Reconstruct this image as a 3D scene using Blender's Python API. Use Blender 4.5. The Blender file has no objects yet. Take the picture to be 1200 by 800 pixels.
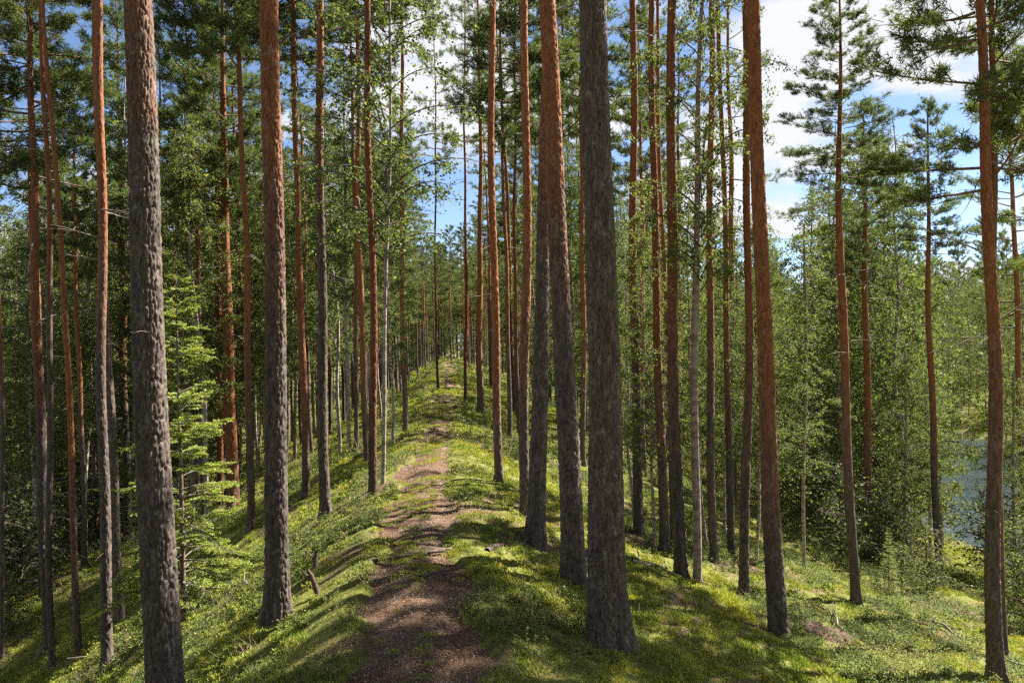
import bpy, math, random
import numpy as np
from mathutils import Vector, Matrix

random.seed(7)
RNG = np.random.default_rng(11)
scene = bpy.context.scene
COL = scene.collection

# ------------------------------------------------------------------ camera
EYE = 1.80
F_PX = 900.0                       # focal length in pixels of a 1200 px wide picture
cam_data = bpy.data.cameras.new("camera")
cam = bpy.data.objects.new("camera", cam_data)
COL.objects.link(cam)
cam_data.sensor_width = 36.0
cam_data.lens = 36.0 * F_PX / 1200.0
cam_data.clip_start = 0.05
cam_data.clip_end = 2000.0
ROLL = math.radians(1.2)
PITCH = math.radians(0.0)
CAM_ROT = Matrix.Rotation(math.pi / 2 + PITCH, 3, 'X') @ Matrix.Rotation(-ROLL, 3, 'Z')
cam.matrix_world = Matrix.Translation((0, 0, EYE)) @ CAM_ROT.to_4x4()
scene.camera = cam

# ------------------------------------------------------------------ sky and sun
SUN_AZ = math.radians(33.0)        # from +X (picture right) towards +Y (ahead)
SUN_EL = math.radians(47.0)
sun_dir = Vector((math.cos(SUN_EL) * math.cos(SUN_AZ), math.cos(SUN_EL) * math.sin(SUN_AZ), math.sin(SUN_EL)))
world = bpy.data.worlds.new("World")
scene.world = world
world.use_nodes = True
wt = world.node_tree
wt.nodes.clear()
w_out = wt.nodes.new("ShaderNodeOutputWorld")
w_bg = wt.nodes.new("ShaderNodeBackground")
w_bg.inputs["Strength"].default_value = 0.05
w_sky = wt.nodes.new("ShaderNodeTexSky")
w_sky.sky_type = 'NISHITA'
w_sky.sun_disc = False
w_sky.sun_elevation = SUN_EL
w_sky.sun_rotation = math.pi / 2 - SUN_AZ
w_sky.air_density = 0.6
w_sky.ozone_density = 1.6
w_sky.dust_density = 0.15
w_tc = wt.nodes.new("ShaderNodeTexCoord")
w_map = wt.nodes.new("ShaderNodeMapping")
w_map.inputs["Scale"].default_value = (1.0, 1.0, 2.2)
w_map.inputs["Location"].default_value = (-1.987, -4.690, 3.655)
w_noise = wt.nodes.new("ShaderNodeTexNoise")
w_noise.inputs["Scale"].default_value = 3.2
w_noise.inputs["Detail"].default_value = 7.0
w_noise.inputs["Roughness"].default_value = 0.55
w_ramp = wt.nodes.new("ShaderNodeValToRGB")
w_ramp.color_ramp.elements[0].position = 0.49
w_ramp.color_ramp.elements[1].position = 0.565
w_mix = wt.nodes.new("ShaderNodeMixRGB")
w_mix.inputs["Color2"].default_value = (4.3, 4.4, 4.6, 1)
wt.links.new(w_tc.outputs["Generated"], w_map.inputs["Vector"])
wt.links.new(w_map.outputs["Vector"], w_noise.inputs["Vector"])
wt.links.new(w_noise.outputs["Fac"], w_ramp.inputs["Fac"])
wt.links.new(w_ramp.outputs["Color"], w_mix.inputs["Fac"])
wt.links.new(w_sky.outputs["Color"], w_mix.inputs["Color1"])
wt.links.new(w_mix.outputs["Color"], w_bg.inputs["Color"])
wt.links.new(w_bg.outputs["Background"], w_out.inputs["Surface"])

sun_data = bpy.data.lights.new("sun", 'SUN')
sun_data.energy = 5.0
sun_data.angle = math.radians(0.5)
sun_data.color = (1.0, 0.95, 0.86)
sun = bpy.data.objects.new("sun", sun_data)
sun.rotation_euler = sun_dir.to_track_quat('Z', 'Y').to_euler()
sun.location = (20, 5, 30)
COL.objects.link(sun)

scene.view_settings.view_transform = 'Standard'
scene.view_settings.look = 'None'
scene.view_settings.exposure = 2.15
scene.view_settings.gamma = 1.0
scene.view_settings.use_curve_mapping = False
cy = scene.cycles
cy.max_bounces = 6
cy.diffuse_bounces = 2
cy.glossy_bounces = 2
cy.transmission_bounces = 3
cy.transparent_max_bounces = 4
cy.caustics_reflective = False
cy.caustics_refractive = False
cy.use_denoising = False
cy.use_adaptive_sampling = True
cy.adaptive_threshold = 0.02

# ------------------------------------------------------------------ numpy noise
def _h(ix, iy, iz, seed):
    ix, iy, iz = np.atleast_1d(ix), np.atleast_1d(iy), np.atleast_1d(iz)
    n = (ix.astype(np.int64) * 374761393 + iy.astype(np.int64) * 668265263 + iz.astype(np.int64) * 2147483647 + seed * 974634541) & 0xFFFFFFFF
    n = ((n ^ (n >> 13)) * 1274126177) & 0xFFFFFFFF
    n = ((n ^ (n >> 16)) * 2246822519) & 0xFFFFFFFF
    return ((n ^ (n >> 15)) & 0xFFFFFF) / float(0xFFFFFF)

def vnoise(x, y, z=0.0, seed=0):
    shape_ = np.broadcast(np.asarray(x), np.asarray(y), np.asarray(z)).shape
    x, y, z = np.broadcast_arrays(np.asarray(x, float), np.asarray(y, float), np.asarray(z, float))
    ix, iy, iz = np.floor(x), np.floor(y), np.floor(z)
    fx, fy, fz = x - ix, y - iy, z - iz
    fx, fy, fz = fx * fx * (3 - 2 * fx), fy * fy * (3 - 2 * fy), fz * fz * (3 - 2 * fz)
    r = 0.0
    for dx in (0, 1):
        wx = fx if dx else 1 - fx
        for dy in (0, 1):
            wy = fy if dy else 1 - fy
            for dz in (0, 1):
                wz = fz if dz else 1 - fz
                r = r + wx * wy * wz * _h(ix + dx, iy + dy, iz + dz, seed)
    return np.reshape(r, shape_)

def fbm(x, y, z=0.0, seed=0, octv=4):
    r, a, f, t = 0.0, 1.0, 1.0, 0.0
    for k in range(octv):
        r = r + a * vnoise(np.asarray(x) * f, np.asarray(y) * f, np.asarray(z) * f, seed + k)
        t += a; a *= 0.5; f *= 2.03
    return r / t

def worley(u, v, period, seed):
    iu, iv = np.floor(u), np.floor(v)
    f1 = np.full(u.shape, 9.0); f2 = np.full(u.shape, 9.0)
    for du in (-1, 0, 1):
        for dv in (-1, 0, 1):
            cu, cv = iu + du, iv + dv
            hu = np.mod(cu, period)
            px = cu + _h(hu, cv, hu * 0, seed); py = cv + _h(hu, cv, hu * 0 + 7, seed)
            d = np.hypot(px - u, py - v)
            f2 = np.where(d < f1, f1, np.minimum(f2, d))
            f1 = np.minimum(f1, d)
    return f1, f2

def sstep(a, b, x):
    t = np.clip((x - a) / (b - a), 0, 1)
    return t * t * (3 - 2 * t)

# ------------------------------------------------------------------ the esker: ground height
WATER_Z = -5.25
PS = np.array([-400, -120, -60, -40, -24, -16, -12, -9.0, -7.0, -5.4, -4.0, -2.8, -1.8, -1.1, -0.6, 0, 0.6, 1.2, 2.2, 3.7, 6.2, 8.0, 10.0, 13.0, 15.5, 17.0, 18.5, 21, 26, 32, 35.0, 38, 50, 90, 400])
PZ = np.array([2.0, -1.0, -5.0, -6.6, -7.2, -7.0, -6.5, -5.5, -4.4, -3.3, -2.4, -1.55, -0.85, -0.38, -0.08, 0, -0.08, -0.40, -0.75, -1.25, -2.0, -2.65, -3.2, -4.1, -4.8, -5.15, -5.5, -6.5, -7.5, -6.5, -5.3, -4.7, -3.5, -1.5, 2.0])

def path_x(y):
    y = np.asarray(y, float)
    return -0.26 - 0.079 * y - 0.16 * np.exp(-((y - 10) / 5) ** 2) + 0.10 * np.sin(y * 0.23 + 0.4) * np.clip(y / 20, 0, 1)

def lateral(x, y):
    return x - path_x(y)

def profile(s):
    r = 0
    for o, w in ((-0.35, .25), (0, .5), (0.35, .25)):
        r = r + w * np.interp(s + o, PS, PZ)
    return r

def ground_smooth(x, y):
    x = np.asarray(x, float); y = np.asarray(y, float)
    s = lateral(x, y)
    z = profile(s)
    z = z * (1 - 0.34 * sstep(10, 16, y) * (s < 0))
    z = z + 0.12 * np.sin(y * 0.19 + 1.0) * np.exp(-(s / 9) ** 2) * np.clip((y - 3) / 10, 0, 1)
    z = z + 0.20 * np.exp(-((s - 1.5) / 0.9) ** 2 - ((y - 10.2) / 1.6) ** 2)         # hump beside the track
    z = z + (fbm(x * 0.35, y * 0.35, 0, 3, 2) - 0.5) * 0.45 * np.clip((np.abs(s) - 0.8) / 3, 0, 1)
    return z

def path_half(y):
    return 0.37 + 0.18 * (fbm(np.asarray(y) * 0.7, 3.3, 0, 21, 2) - 0.5) + 0.16 * np.clip((7.5 - np.asarray(y)) / 4, 0, 1)

def ground_h(x, y):
    s = lateral(x, y)
    z = ground_smooth(x, y)
    off = sstep(0.5, 1.1, np.abs(s))
    z = z + (fbm(x * 2.2, y * 2.2, 0, 5, 3) - 0.5) * (0.02 + 0.17 * off)
    z = z + (fbm(x * 7.0, y * 7.0, 0, 9, 2) - 0.5) * 0.05 * off
    return z

def in_path(x, y):
    """1 on the bare track, 0 in the moss, with a ragged edge"""
    s = lateral(x, y) + 0.38 * (fbm(x * 1.9, y * 1.9, 0, 31, 3) - 0.5)
    return 1 - sstep(path_half(y) - 0.10, path_half(y) + 0.06, np.abs(s))

CW = np.array(CAM_ROT)
def ray(u, v):
    d = CW @ np.array([(u - 600) / F_PX, -(v - 400) / F_PX, -1.0])
    return d / d[1]

def hit_ground(u, v):
    d = ray(u, v)
    t = np.concatenate([np.linspace(2, 40, 4000), np.linspace(40, 140, 2000)])
    z = EYE + d[2] * t - ground_smooth(d[0] * t, d[1] * t)
    k = np.argmax(z < 0)
    if z[k] >= 0: k = len(t) - 1
    return np.array([d[0] * t[k], t[k], float(ground_h(d[0] * t[k], t[k]))])

# ------------------------------------------------------------------ mesh helpers
def make_mesh(name, parts, smooth=False, attrs=None):
    """parts: list of (verts (n,3), faces (m,k), material)"""
    mats = []; V = []; L = []; LT = []; MI = []; off = 0
    for v, f, m in parts:
        if len(f) == 0: continue
        if m not in mats: mats.append(m)
        V.append(np.asarray(v, np.float32)); f = np.asarray(f, np.int64) + off
        L.append(f.ravel()); LT.append(np.full(len(f), f.shape[1], np.int32))
        MI.append(np.full(len(f), mats.index(m), np.int32)); off += len(v)
    V = np.concatenate(V); L = np.concatenate(L).astype(np.int32); LT = np.concatenate(LT); MI = np.concatenate(MI)
    me = bpy.data.meshes.new(name)
    me.vertices.add(len(V)); me.vertices.foreach_set("co", V.ravel())
    me.loops.add(len(L)); me.loops.foreach_set("vertex_index", L)
    me.polygons.add(len(LT))
    me.polygons.foreach_set("loop_start", np.concatenate([[0], np.cumsum(LT)[:-1]]).astype(np.int32))
    me.polygons.foreach_set("loop_total", LT)
    me.polygons.foreach_set("material_index", MI)
    if smooth: me.polygons.foreach_set("use_smooth", np.ones(len(LT), bool))
    for m in mats: me.materials.append(m)
    if attrs:
        for k, a in attrs.items():
            at = me.attributes.new(k, 'FLOAT', 'POINT'); at.data.foreach_set("value", np.asarray(a, np.float32))
    me.update(calc_edges=True)
    return me

def link(name, mesh, parent=None):
    o = bpy.data.objects.new(name, mesh)
    COL.objects.link(o)
    if parent is not None: o.parent = parent
    return o

def tag(o, label=None, cat=None, group=None, kind=None):
    if label: o["label"] = label
    if cat: o["category"] = cat
    if group: o["group"] = group
    if kind: o["kind"] = kind
    return o

def norm(a):
    return a / np.maximum(np.linalg.norm(a, axis=-1, keepdims=True), 1e-9)

def tube(P, R, seg, cap=True):
    P = np.asarray(P, float); R = np.asarray(R, float); n = len(P)
    T = norm(np.gradient(P, axis=0))
    ref = np.array([0.0, 0, 1.0]) if abs(T[:, 2]).mean() < 0.8 else np.array([1.0, 0, 0])
    A = norm(np.cross(T, ref)); B = np.cross(T, A)
    th = np.arange(seg) * 2 * np.pi / seg
    V = P[:, None] + R[:, None, None] * (np.cos(th)[None, :, None] * A[:, None] + np.sin(th)[None, :, None] * B[:, None])
    V = V.reshape(-1, 3)
    i = np.arange(n - 1)[:, None] * seg; j = np.arange(seg)[None]; k = (j + 1) % seg
    Fq = np.stack([i + j, i + k, i + seg + k, i + seg + j], -1).reshape(-1, 4)
    return V, Fq

def join(pieces):
    V = []; Fs = []; o = 0
    for v, f in pieces:
        V.append(v); Fs.append(np.asarray(f) + o); o += len(v)
    return np.concatenate(V), np.concatenate(Fs)

def perp(A, rng):
    r = rng.normal(size=A.shape)
    return norm(np.cross(A, r))

# ------------------------------------------------------------------ materials
def mat_base(name):
    m = bpy.data.materials.new(name); m.use_nodes = True
    nt = m.node_tree; nt.nodes.clear()
    out = nt.nodes.new("ShaderNodeOutputMaterial")
    return m, nt, out

def N(nt, t, **kw):
    n = nt.nodes.new(t)
    for k, v in kw.items():
        if k in n.inputs: n.inputs[k].default_value = v
        else: setattr(n, k, v)
    return n

def ramp(nt, fac, stops):
    r = nt.nodes.new("ShaderNodeValToRGB")
    e = r.color_ramp.elements
    while len(e) < len(stops): e.new(0.5)
    for el, (p, c) in zip(e, stops):
        el.position = p; el.color = (*c, 1) if len(c) == 3 else c
    nt.links.new(fac, r.inputs["Fac"])
    return r.outputs["Color"]

def mixc(nt, fac, a, b, blend='MIX'):
    m = nt.nodes.new("ShaderNodeMixRGB"); m.blend_type = blend
    for sock, val in (("Fac", fac), ("Color1", a), ("Color2", b)):
        if hasattr(val, "is_linked"): nt.links.new(val, m.inputs[sock])
        elif isinstance(val, (int, float)): m.inputs[sock].default_value = val
        else: m.inputs[sock].default_value = (*val, 1)
    return m.outputs["Color"]

def noise(nt, vec, scale, detail=4, rough=0.55):
    n = N(nt, "ShaderNodeTexNoise", Scale=scale, Detail=detail, Roughness=rough)
    if vec is not None: nt.links.new(vec, n.inputs["Vector"])
    return n.outputs["Fac"]

def bark_material(name, low, high, rough=0.9, birch=False):
    m, nt, out = mat_base(name)
    tc = N(nt, "ShaderNodeTexCoord")
    obj = tc.outputs["Object"]
    mp = N(nt, "ShaderNodeMapping"); mp.inputs["Scale"].default_value = (1, 1, 0.3)
    nt.links.new(obj, mp.inputs["Vector"])
    st = mp.outputs["Vector"]
    b = N(nt, "ShaderNodeBsdfPrincipled", Roughness=rough)
    b.inputs["Specular IOR Level"].default_value = 0.25
    if not birch:
        sep = N(nt, "ShaderNodeSeparateXYZ"); nt.links.new(obj, sep.inputs[0])
        at = N(nt, "ShaderNodeAttribute", attribute_type='OBJECT', attribute_name="orange_z")
        n1 = noise(nt, obj, 2.2, 3)
        d = N(nt, "ShaderNodeMath", operation='SUBTRACT'); nt.links.new(sep.outputs["Z"], d.inputs[0]); nt.links.new(at.outputs["Fac"], d.inputs[1])
        nn = N(nt, "ShaderNodeMath", operation='MULTIPLY_ADD'); nt.links.new(n1, nn.inputs[0]); nn.inputs[1].default_value = 2.4; nt.links.new(d.outputs[0], nn.inputs[2])
        mr = N(nt, "ShaderNodeMapRange"); mr.inputs["From Min"].default_value = 0.2; mr.inputs["From Max"].default_value = 2.6
        nt.links.new(nn.outputs[0], mr.inputs["Value"])
        var = noise(nt, st, 24, 6, 0.65)
        lowc = ramp(nt, var, [(0.28, tuple(c * 0.55 for c in low)), (0.52, low), (0.72, tuple(min(1, c * 1.65 + 0.02) for c in low))])
        highc = ramp(nt, var, [(0.28, tuple(c * 0.55 for c in high)), (0.55, high), (0.75, (high[0] * 1.35, high[1] * 1.5, high[2] * 1.7))])
        col = mixc(nt, mr.outputs[0], lowc, highc)
        lich = ramp(nt, noise(nt, obj, 14, 4, 0.7), [(0.60, (0, 0, 0)), (0.68, (1, 1, 1))])
        lf = N(nt, "ShaderNodeMath", operation='MULTIPLY'); nt.links.new(lich, lf.inputs[0]); lf.inputs[1].default_value = 0.45
        col = mixc(nt, lf.outputs[0], col, (0.27, 0.27, 0.21))
        oi = N(nt, "ShaderNodeObjectInfo")
        col = mixc(nt, 1.0, col, ramp(nt, oi.outputs["Random"], [(0.0, (0.78, 0.76, 0.76)), (0.5, (1.0, 1.0, 1.0)), (1.0, (1.30, 1.25, 1.22))]), 'MULTIPLY')
        nt.links.new(col, b.inputs["Base Color"])
        vo = N(nt, "ShaderNodeTexVoronoi", feature='DISTANCE_TO_EDGE', Scale=27.0)
        nt.links.new(st, vo.inputs["Vector"])
        hsum = N(nt, "ShaderNodeMath", operation='MULTIPLY_ADD'); nt.links.new(noise(nt, st, 90, 4, 0.7), hsum.inputs[0]); hsum.inputs[1].default_value = 0.6
        nt.links.new(vo.outputs["Distance"], hsum.inputs[2])
        bp = N(nt, "ShaderNodeBump", Strength=0.6, Distance=0.010); nt.links.new(hsum.outputs[0], bp.inputs["Height"])
    else:
        mp2 = N(nt, "ShaderNodeMapping"); mp2.inputs["Scale"].default_value = (1, 1, 2.4); nt.links.new(obj, mp2.inputs["Vector"])
        bands = ramp(nt, noise(nt, mp2.outputs["Vector"], 6, 4, 0.65), [(0.47, low), (0.56, high)])
        col = mixc(nt, noise(nt, obj, 3, 3), bands, (0.30, 0.24, 0.19))
        nt.links.new(col, b.inputs["Base Color"])
        bp = N(nt, "ShaderNodeBump", Strength=0.5, Distance=0.006); nt.links.new(noise(nt, mp2.outputs["Vector"], 20, 4), bp.inputs["Height"])
    nt.links.new(bp.outputs[0], b.inputs["Normal"])
    nt.links.new(b.outputs[0], out.inputs["Surface"])
    return m

def leaf_material(name, stops, trans=0.4, rough=0.5, spec=0.35, tip=None, big=None, drift=None):
    m, nt, out = mat_base(name)
    g = N(nt, "ShaderNodeNewGeometry")
    col = ramp(nt, g.outputs["Random Per Island"], stops)
    if big:                                           # slow colour drift from plant to plant
        oi = N(nt, "ShaderNodeObjectInfo")
        col = mixc(nt, oi.outputs["Random"], col, mixc(nt, 1.0, col, big, 'MULTIPLY'))
    if drift:
        nz = noise(nt, g.outputs["Position"], drift, 3, 0.6)
        col = mixc(nt, 1.0, col, ramp(nt, nz, [(0.34, (0.62, 0.72, 0.62)), (0.5, (1, 1, 1)), (0.66, (1.35, 1.15, 0.9))]), 'MULTIPLY')
    if tip:
        at = N(nt, "ShaderNodeAttribute", attribute_name="tip")
        col = mixc(nt, at.outputs["Fac"], col, tip)
    b = N(nt, "ShaderNodeBsdfPrincipled", Roughness=rough)
    b.inputs["Specular IOR Level"].default_value = spec
    nt.links.new(col, b.inputs["Base Color"])
    t = N(nt, "ShaderNodeBsdfTranslucent")
    nt.links.new(mixc(nt, 1.0, col, (1.25, 1.3, 0.55), 'MULTIPLY'), t.inputs["Color"])
    mx = N(nt, "ShaderNodeMixShader", Fac=trans)
    nt.links.new(b.outputs[0], mx.inputs[1]); nt.links.new(t.outputs[0], mx.inputs[2])
    nt.links.new(mx.outputs[0], out.inputs["Surface"])
    return m

def plain_material(name, c1, c2, scale=8, rough=0.9, bump=0.0):
    m, nt, out = mat_base(name)
    tc = N(nt, "ShaderNodeTexCoord")
    b = N(nt, "ShaderNodeBsdfPrincipled", Roughness=rough)
    b.inputs["Specular IOR Level"].default_value = 0.2
    f = noise(nt, tc.outputs["Object"], scale, 5, 0.6)
    nt.links.new(ramp(nt, f, [(0.35, c1), (0.65, c2)]), b.inputs["Base Color"])
    if bump:
        bp = N(nt, "ShaderNodeBump", Strength=0.8, Distance=bump); nt.links.new(f, bp.inputs["Height"]); nt.links.new(bp.outputs[0], b.inputs["Normal"])
    nt.links.new(b.outputs[0], out.inputs["Surface"])
    return m

M_PINE = bark_material("pine_bark", (0.092, 0.070, 0.057), (0.24, 0.092, 0.040))
M_BIRCH = bark_material("birch_bark", (0.40, 0.35, 0.29), (0.05, 0.04, 0.035), birch=True)
M_OLDBIRCH = bark_material("old_birch_bark", (0.30, 0.235, 0.175), (0.055, 0.042, 0.034), birch=True)
M_SPRUCE = bark_material("spruce_bark", (0.115, 0.085, 0.065), (0.16, 0.11, 0.08))
M_TWIG = plain_material("dead_twig", (0.10, 0.08, 0.065), (0.26, 0.22, 0.18), 12)
M_LIMB = plain_material("pine_limb", (0.11, 0.075, 0.055), (0.19, 0.12, 0.08), 9)
M_BTWIG = plain_material("birch_twig", (0.07, 0.05, 0.04), (0.13, 0.10, 0.08), 9)
M_NEEDLE = leaf_material("pine_needles", [(0.0, (0.058, 0.088, 0.038)), (0.6, (0.092, 0.128, 0.052)), (1.0, (0.145, 0.170, 0.072))], 0.36, 0.55, 0.15, big=(1.2, 1.1, 0.8))
M_LEAF = leaf_material("birch_leaves", [(0.0, (0.062, 0.092, 0.036)), (0.6, (0.098, 0.135, 0.050)), (1.0, (0.170, 0.200, 0.080))], 0.42, 0.6, 0.15, big=(1.3, 1.12, 0.85))
M_SPRUCEN = leaf_material("spruce_needles", [(0.0, (0.070, 0.105, 0.026)), (1.0, (0.150, 0.185, 0.045))], 0.3, 0.5, 0.3, tip=(0.42, 0.46, 0.09))
M_BILB = leaf_material("bilberry_leaves", [(0.0, (0.060, 0.110, 0.024)), (0.55, (0.120, 0.180, 0.038)), (0.96, (0.230, 0.260, 0.065)), (1.0, (0.22, 0.17, 0.06))], 0.35, 0.6, 0.15, big=(1.2, 1.05, 0.9), drift=0.9)
M_MOSS = leaf_material("moss_fronds", [(0.0, (0.150, 0.180, 0.040)), (0.5, (0.265, 0.280, 0.066)), (1.0, (0.430, 0.395, 0.120))], 0.3, 0.8, 0.1, big=(0.8, 0.9, 0.8), drift=1.1)
M_DRY = leaf_material("dry_stalks", [(0.0, (0.16, 0.10, 0.06)), (0.5, (0.28, 0.20, 0.13)), (1.0, (0.40, 0.32, 0.24))], 0.15, 0.8, 0.1)
M_LITTER = leaf_material("litter_flakes", [(0.0, (0.07, 0.04, 0.025)), (0.5, (0.15, 0.085, 0.05)), (0.86, (0.28, 0.20, 0.14)), (1.0, (0.48, 0.40, 0.31))], 0.1, 0.8, 0.1)
M_SOIL = plain_material("needle_mound", (0.040, 0.024, 0.016), (0.11, 0.064, 0.042), 30, 0.95, 0.02)
M_ROOT = plain_material("root_bark", (0.055, 0.040, 0.032), (0.14, 0.10, 0.08), 14, 0.9, 0.01)

def ground_material():
    m, nt, out = mat_base("forest_floor")
    tc = N(nt, "ShaderNodeTexCoord"); o = tc.outputs["Object"]
    big = noise(nt, o, 0.8, 4, 0.6); fine = noise(nt, o, 26, 6, 0.7)
    moss = ramp(nt, fine, [(0.30, (0.045, 0.052, 0.014)), (0.50, (0.120, 0.130, 0.028)), (0.72, (0.240, 0.220, 0.055))])
    lit = ramp(nt, fine, [(0.30, (0.055, 0.035, 0.022)), (0.55, (0.13, 0.085, 0.05)), (0.75, (0.24, 0.17, 0.11))])
    col = mixc(nt, ramp(nt, big, [(0.50, (0, 0, 0)), (0.64, (1, 1, 1))]), moss, lit)
    b = N(nt, "ShaderNodeBsdfPrincipled", Roughness=0.95); b.inputs["Specular IOR Level"].default_value = 0.1
    nt.links.new(col, b.inputs["Base Color"])
    bp = N(nt, "ShaderNodeBump", Strength=1.0, Distance=0.03); nt.links.new(fine, bp.inputs["Height"]); nt.links.new(bp.outputs[0], b.inputs["Normal"])
    nt.links.new(b.outputs[0], out.inputs["Surface"])
    return m

def path_material():
    m, nt, out = mat_base("needle_track")
    tc = N(nt, "ShaderNodeTexCoord"); o = tc.outputs["Object"]
    big = noise(nt, o, 1.7, 4, 0.6); fine = noise(nt, o, 48, 6, 0.75); mid = noise(nt, o, 9, 5, 0.65)
    a = ramp(nt, fine, [(0.30, (0.042, 0.024, 0.015)), (0.50, (0.105, 0.058, 0.036)), (0.72, (0.25, 0.165, 0.11))])
    c = ramp(nt, fine, [(0.30, (0.055, 0.035, 0.024)), (0.52, (0.14, 0.094, 0.064)), (0.72, (0.33, 0.25, 0.19))])
    col = mixc(nt, ramp(nt, big, [(0.42, (0, 0, 0)), (0.60, (1, 1, 1))]), a, c)
    col = mixc(nt, ramp(nt, mid, [(0.60, (0, 0, 0)), (0.70, (0.7, 0.7, 0.7))]), col, (0.085, 0.05, 0.035))
    b = N(nt, "ShaderNodeBsdfPrincipled", Roughness=0.95); b.inputs["Specular IOR Level"].default_value = 0.1
    nt.links.new(col, b.inputs["Base Color"])
    bp = N(nt, "ShaderNodeBump", Strength=1.0, Distance=0.02); nt.links.new(fine, bp.inputs["Height"]); nt.links.new(bp.outputs[0], b.inputs["Normal"])
    nt.links.new(b.outputs[0], out.inputs["Surface"])
    return m

def water_material():
    m, nt, out = mat_base("lake_water")
    tc = N(nt, "ShaderNodeTexCoord")
    b = N(nt, "ShaderNodeBsdfPrincipled", Roughness=0.08)
    b.inputs["Base Color"].default_value = (0.025, 0.038, 0.048, 1)
    b.inputs["IOR"].default_value = 1.9
    b.inputs["Specular IOR Level"].default_value = 0.9
    bp = N(nt, "ShaderNodeBump", Strength=0.5, Distance=0.06); nt.links.new(noise(nt, tc.outputs["Object"], 2.4, 4), bp.inputs["Height"]); nt.links.new(bp.outputs[0], b.inputs["Normal"])
    nt.links.new(b.outputs[0], out.inputs["Surface"])
    return m

# ------------------------------------------------------------------ ground, path, lake
def graded(lo, a, b, hi, step, grow):
    mid = list(np.arange(a, b + 1e-6, step)); r = list(mid); d = step
    while r[-1] < hi: d *= grow; r.append(r[-1] + d)
    l = []; x = a; d = step
    while x > lo: d *= grow; x -= d; l.append(x)
    return np.array(l[::-1] + r)

def grid_mesh(name, X, Y, Z, mat):
    ny, nx = X.shape
    V = np.stack([X, Y, Z], -1).reshape(-1, 3)
    i = np.arange(ny - 1)[:, None] * nx; j = np.arange(nx - 1)[None]
    Fq = np.stack([i + j, i + j + 1, i + nx + j + 1, i + nx + j], -1).reshape(-1, 4)
    return make_mesh(name, [(V, Fq, mat)], smooth=True)

gx = graded(-320, -6, 6, 320, 0.07, 1.028)
gy = graded(-60, 2.2, 13, 420, 0.07, 1.022)
GX, GY = np.meshgrid(gx, gy)
GZ = ground_h(GX, GY) - 0.09 * in_path(GX, GY)
ground = link("ground", grid_mesh("ground", GX, GY, GZ, ground_material()))
tag(ground, "mossy forest floor of the long sandy ridge and its slopes", "ground", kind="structure")

py = graded(-2, 0, 16, 130, 0.045, 1.02)
ps = np.linspace(-0.95, 0.95, 44)
PSS, PYY = np.meshgrid(ps, py)
PXX = PSS + path_x(PYY)
rut = 0.035 * (np.exp(-((PSS - 0.27) / 0.13) ** 2) + np.exp(-((PSS + 0.27) / 0.13) ** 2))
PZZ = ground_h(PXX, PYY) - 0.035 - rut + (fbm(PXX * 12, PYY * 12, 0, 41, 3) - 0.5) * 0.03
path = link("path", grid_mesh("path", PXX, PYY, PZZ, path_material()))
tag(path, "narrow two-rutted footpath covered in brown needles along the ridge top", "path", kind="structure")

wx = path_x(np.linspace(-60, 420, 60))
WV = []; 
for y in np.linspace(-60, 420, 60):
    WV.append((float(path_x(y)) + 15.2, y, WATER_Z)); WV.append((float(path_x(y)) + 37.0, y, WATER_Z))
WF = [(2 * i, 2 * i + 1, 2 * i + 3, 2 * i + 2) for i in range(59)]
lake = link("lake", make_mesh("lake", [(np.array(WV), np.array(WF), water_material())]))
tag(lake, "calm dark lake reflecting the sky below the slope", "lake", kind="structure")

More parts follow.
